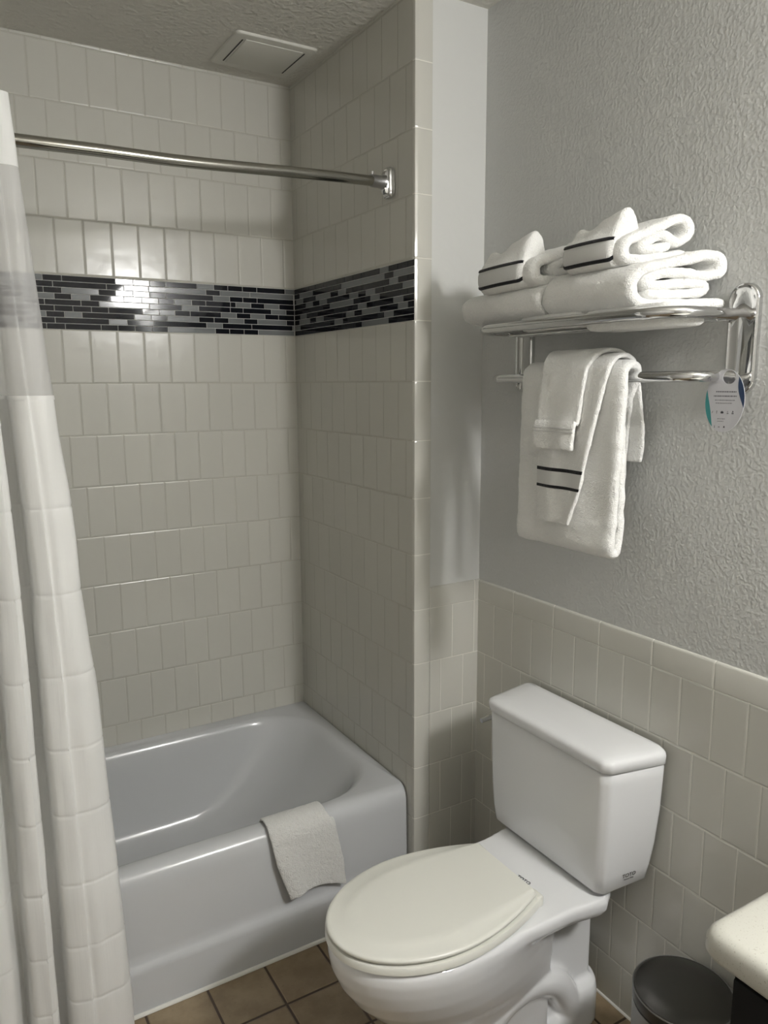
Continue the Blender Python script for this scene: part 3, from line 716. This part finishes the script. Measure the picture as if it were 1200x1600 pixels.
# tank
def tk(z, xf, hf, hb, g=0.0, xb=.206, rr_=.016):
    pts = [(xb - g, hb - g), (xf + .012 + g, hf + .006 - g), (xf + g, hf - .010 - g), (xf + g, -hf + .010 + g), (xf + .012 + g, -hf - .006 + g), (xb - g, -hb + g)]
    out = []; n = len(pts)
    for i in range(n):          # round every corner a little
        a, b, c = Vector(pts[i - 1]), Vector(pts[i]), Vector(pts[(i + 1) % n]); r = rr_ if i in (0, 5) else .007
        p0 = b + (a - b).normalized() * r; p1 = b + (c - b).normalized() * r
        for k in range(6):
            u = k / 5; q_ = p0 * (1 - u) ** 2 + b * 2 * u * (1 - u) + p1 * u * u; out.append((q_.x, YT + .008 + q_.y, z))
        for k in range(1, 6): u = k / 6; d = Vector(pts[(i + 1) % n]); e = Vector(pts[(i + 2) % n]); r2 = rr_ if (i + 1) % n in (0, 5) else .007; p2 = d + (b - d).normalized() * r2; q_ = p1 + (p2 - p1) * u; out.append((q_.x, YT + .008 + q_.y, z))
    return out
bm = nb(); loft(bm, [tk(.392, .075, .165, .175, .006), tk(.3945, .068, .174, .186, .001), tk(.402, .064, .179, .193), tk(.44, .0605, .183, .202), tk(.50, .058, .187, .213), tk(.58, .0565, .190, .222), tk(.66, .0555, .192, .226), tk(.683, .0555, .192, .2265), tk(.6865, .0575, .190, .225)])
tank = obj('tank', bm, M_porc, t, angle=60)
bm = nb(); box(bm, .07, .20, YT - .17, YT + .185, .686, .690); obj('lid_gap_shade', bm, M_rubber_gapshade, tank)  # dark slab painting the shade between tank and lid
bm = nb(); loft(bm, [tk(.6895, .0535, .1935, .228), tk(.691, .0515, .1955, .2295), tk(.709, .0495, .1975, .2305), tk(.7155, .0525, .195, .228), tk(.7195, .059, .189, .222), tk(.7225, .070, .178, .212), tk(.7245, .090, .155, .19, .01), tk(.725, .11, .12, .15, .02)])
obj('tank_lid', bm, M_porc, t, angle=60)
bm = nb(); tube(bm, [(.115, YT + .215, .652), (.115, YT + .232, .652)], .009, 12); tube(bm, [(.118, YT + .229, .653), (.09, YT + .231, .650), (.055, YT + .231, .646)], [.006, .007, .006], 10); o = obj('flush_lever', bm, M_chrome, t); o['label'] = 'chrome lever on the far side'
def text(name, body, size, origin, xdir, ydir, parent, m):
    cu_ = bpy.data.curves.new(name, 'FONT'); cu_.body = body; cu_.size = size; cu_.align_x = 'CENTER'; cu_.align_y = 'CENTER'; cu_.extrude = .00015
    ob = bpy.data.objects.new(name, cu_); C.objects.link(ob); dg = bpy.context.evaluated_depsgraph_get()
    me = bpy.data.meshes.new_from_object(ob.evaluated_get(dg)); bpy.data.objects.remove(ob)
    X = Vector(xdir).normalized(); Y = Vector(ydir); Y = (Y - X * Y.dot(X)).normalized(); Z = X.cross(Y)
    Mx = Matrix(((X.x, Y.x, Z.x, origin[0]), (X.y, Y.y, Z.y, origin[1]), (X.z, Y.z, Z.z, origin[2]), (0, 0, 0, 1))); me.transform(Mx)
    me.name = name; return link(name, me, m, parent)
def side_pt(x, z, off):    # on the slanted near side of the tank
    hf, hb = interp([(.402, .179), (.44, .183), (.5, .187)], z), interp([(.402, .193), (.44, .202), (.5, .213)], z); xf = .062
    x0, y0, x1, y1 = xf + .012, hf + .006, .206, hb; y = y0 + (y1 - y0) * (x - x0) / (x1 - x0); nx, ny = -(y1 - y0), (x1 - x0); l = math.hypot(nx, ny)
    return (x + nx / l * off, YT + .008 - y - ny / l * off, z)
a, b, c = side_pt(.12, .432, .0016), side_pt(.16, .432, .0016), side_pt(.12, .46, .0016)
ce = side_pt(.140, .432, .0018)
text('maker_logo', 'TOTO', .0135, ce, Vector(b) - Vector(a), Vector(c) - Vector(a), tank, M_black_ink)
ce = side_pt(.140, .4225, .0022); text('maker_logo', 'Vitreous China', .0046, ce, Vector(b) - Vector(a), Vector(c) - Vector(a), tank, M_black_ink)
text('maker_logo', 'TOTO', .0135, (-.028, YT - .035, .3890), (.12, -1, 0), (1, .12, 0), bowl, M_black_ink)
text('maker_logo', 'Vitreous China', .0046, (-.039, YT - .036, .3890), (.12, -1, 0), (1, .12, 0), bowl, M_black_ink)

# ------------------------------------------------------------------ towel over the tub's front rim
pb = spline([(-.628, .285), (-.634, .322), (-.644, .352), (-.660, .3665), (-.685, .3665), (-.706, .357), (-.719, .335), (-.724, .29), (-.728, .24), (-.733, .165)], 7)
def f_mat(a, b, w, s):
    k = s                                                     # 0 inside tub .. 1 bottom of the outside drop
    x0 = interp([(0, -.432), (.35, -.430), (.45, -.431), (.7, -.418), (1, -.388)], k); x1 = interp([(0, -.275), (.4, -.262), (.6, -.240), (.8, -.226), (1, -.222)], k)
    low = max(0, k - .55) / .45
    dz = low * (.016 * math.sin(PI * (w ** .7)) - .014 * w + .004)
    dy = -.010 * low * math.exp(-((w - .12) / .16) ** 2) * 1.2 - low * .004 * math.sin(w * 7)
    return (x0 + (x1 - x0) * w, a + dy, b + dz)
bm = nb(); ribbon(bm, pb, .0085, 0, 1, f_mat, step=.006, wstep=.035, rnd=.03); rough_up(bm, .0012, 55, 21)
tm = tag(obj('bath_mat_towel', bm, M_mat, angle=70), 'small white towel folded over the front rim of the bathtub', 'towel'); tm.name = 'folded_towel'
bm = nb(); pb2 = [(a + .0068, b + (.004 if i > 40 else 0)) for i, (a, b) in enumerate(pb) if a < -.716]
ribbon(bm, pb2, .005, .06, .985, lambda a, b, w, s: f_mat(a, b, w, .58 + .42 * s), step=.006, wstep=.035, rnd=.03); rough_up(bm, .0006, 55, 22); obj('under_layer', bm, M_mat, tm, angle=70)

# ------------------------------------------------------------------ pedal bin
cx, cy, cr_ = .103, -1.562, .096
t = thing('pedal_bin', (cx, cy, 0), 'round dark grey lidded waste bin between toilet and black vanity', 'waste bin')
def circ(r, z, n=48): return [(cx + r * math.cos(2 * PI * i / n), cy + r * math.sin(2 * PI * i / n), z) for i in range(n)]
bm = nb(); loft(bm, [circ(cr_ * .97, 0), circ(cr_ * .985, .004), circ(cr_, .02), circ(cr_, .262), circ(cr_ * .995, .266)]); obj('bin_body', bm, M_canbody, t)
bm = nb(); loft(bm, [circ(cr_ * .985, .265), circ(cr_ * .985, .272)]); obj('rim_gasket', bm, M_rubber_gapshade, t)
bm = nb(); loft(bm, [circ(cr_ * 1.005, .272), circ(cr_ * 1.01, .279), circ(cr_ * 1.005, .293), circ(cr_ * .985, .2975), circ(cr_ * .965, .2965), circ(cr_ * .93, .2985), circ(cr_ * .6, .302), circ(cr_ * .25, .303)]); obj('bin_lid', bm, M_canlid, t, angle=60)
bm = nb(); rim_ = circ(cr_ * 1.0, .2955); tube(bm, rim_ + rim_[:2], .0016, 8, False); obj('lid_rim', bm, M_canbody, t)
bm = nb(); box(bm, cx + cr_ * .95, cx + cr_ * .95 + .014, cy - .02, cy + .02, .25, .285, .003); obj('hinge', bm, M_rubber_gapshade, t)
bm = nb(); box(bm, cx - cr_ - .03, cx - cr_ + .01, cy - .02, cy + .02, .004, .014, .003); obj('pedal', bm, M_rubber_gapshade, t)

# ------------------------------------------------------------------ vanity
VX0, VY1, VZ = -.353, -1.899, .852
t = thing('vanity_cabinet', (-.05, -2.6, 0), 'plain black vanity cabinet under the speckled cream countertop', 'cabinet')
bm = nb(); box(bm, VX0 + .035, W - .001, -3.35, VY1 - .03, .09, VZ - .036, .002); box(bm, VX0 + .09, W - .001, -3.34, VY1 - .035, 0, .09); obj('carcass', bm, M_cab, t, angle=30)
for k in range(2):
    y1 = VY1 - .04 - k * .69; bm = nb(); box(bm, VX0 + .016, VX0 + .0345, y1 - .68, y1, .10, VZ - .05, .003); d_ = obj('door', bm, M_cab, t)
    bm = nb(); tube(bm, fillet([(VX0 + .017, y1 - .60, .60), (VX0 - .012, y1 - .60, .60), (VX0 - .012, y1 - .60, .72), (VX0 + .017, y1 - .60, .72)], .01, 5), .005, 10); obj('handle', bm, M_chrome, d_)
bm = nb()
def ct(z, g): return [(x, y, z) for x, y in rrect(VX0 + g, W - .001, -3.38, VY1 - g, (.002, .026, .026, .002), 8, 8)]
loft(bm, [ct(VZ - .036, .006), ct(VZ - .034, .003), ct(VZ - .028, 0), ct(VZ - .014, 0), ct(VZ - .006, .003), ct(VZ - .0015, .008), ct(VZ, .015), ct(VZ, .05)])
tag(obj('vanity_countertop', bm, M_stone, angle=60), 'speckled cream stone countertop with rounded edge, on the black cabinet', 'countertop')
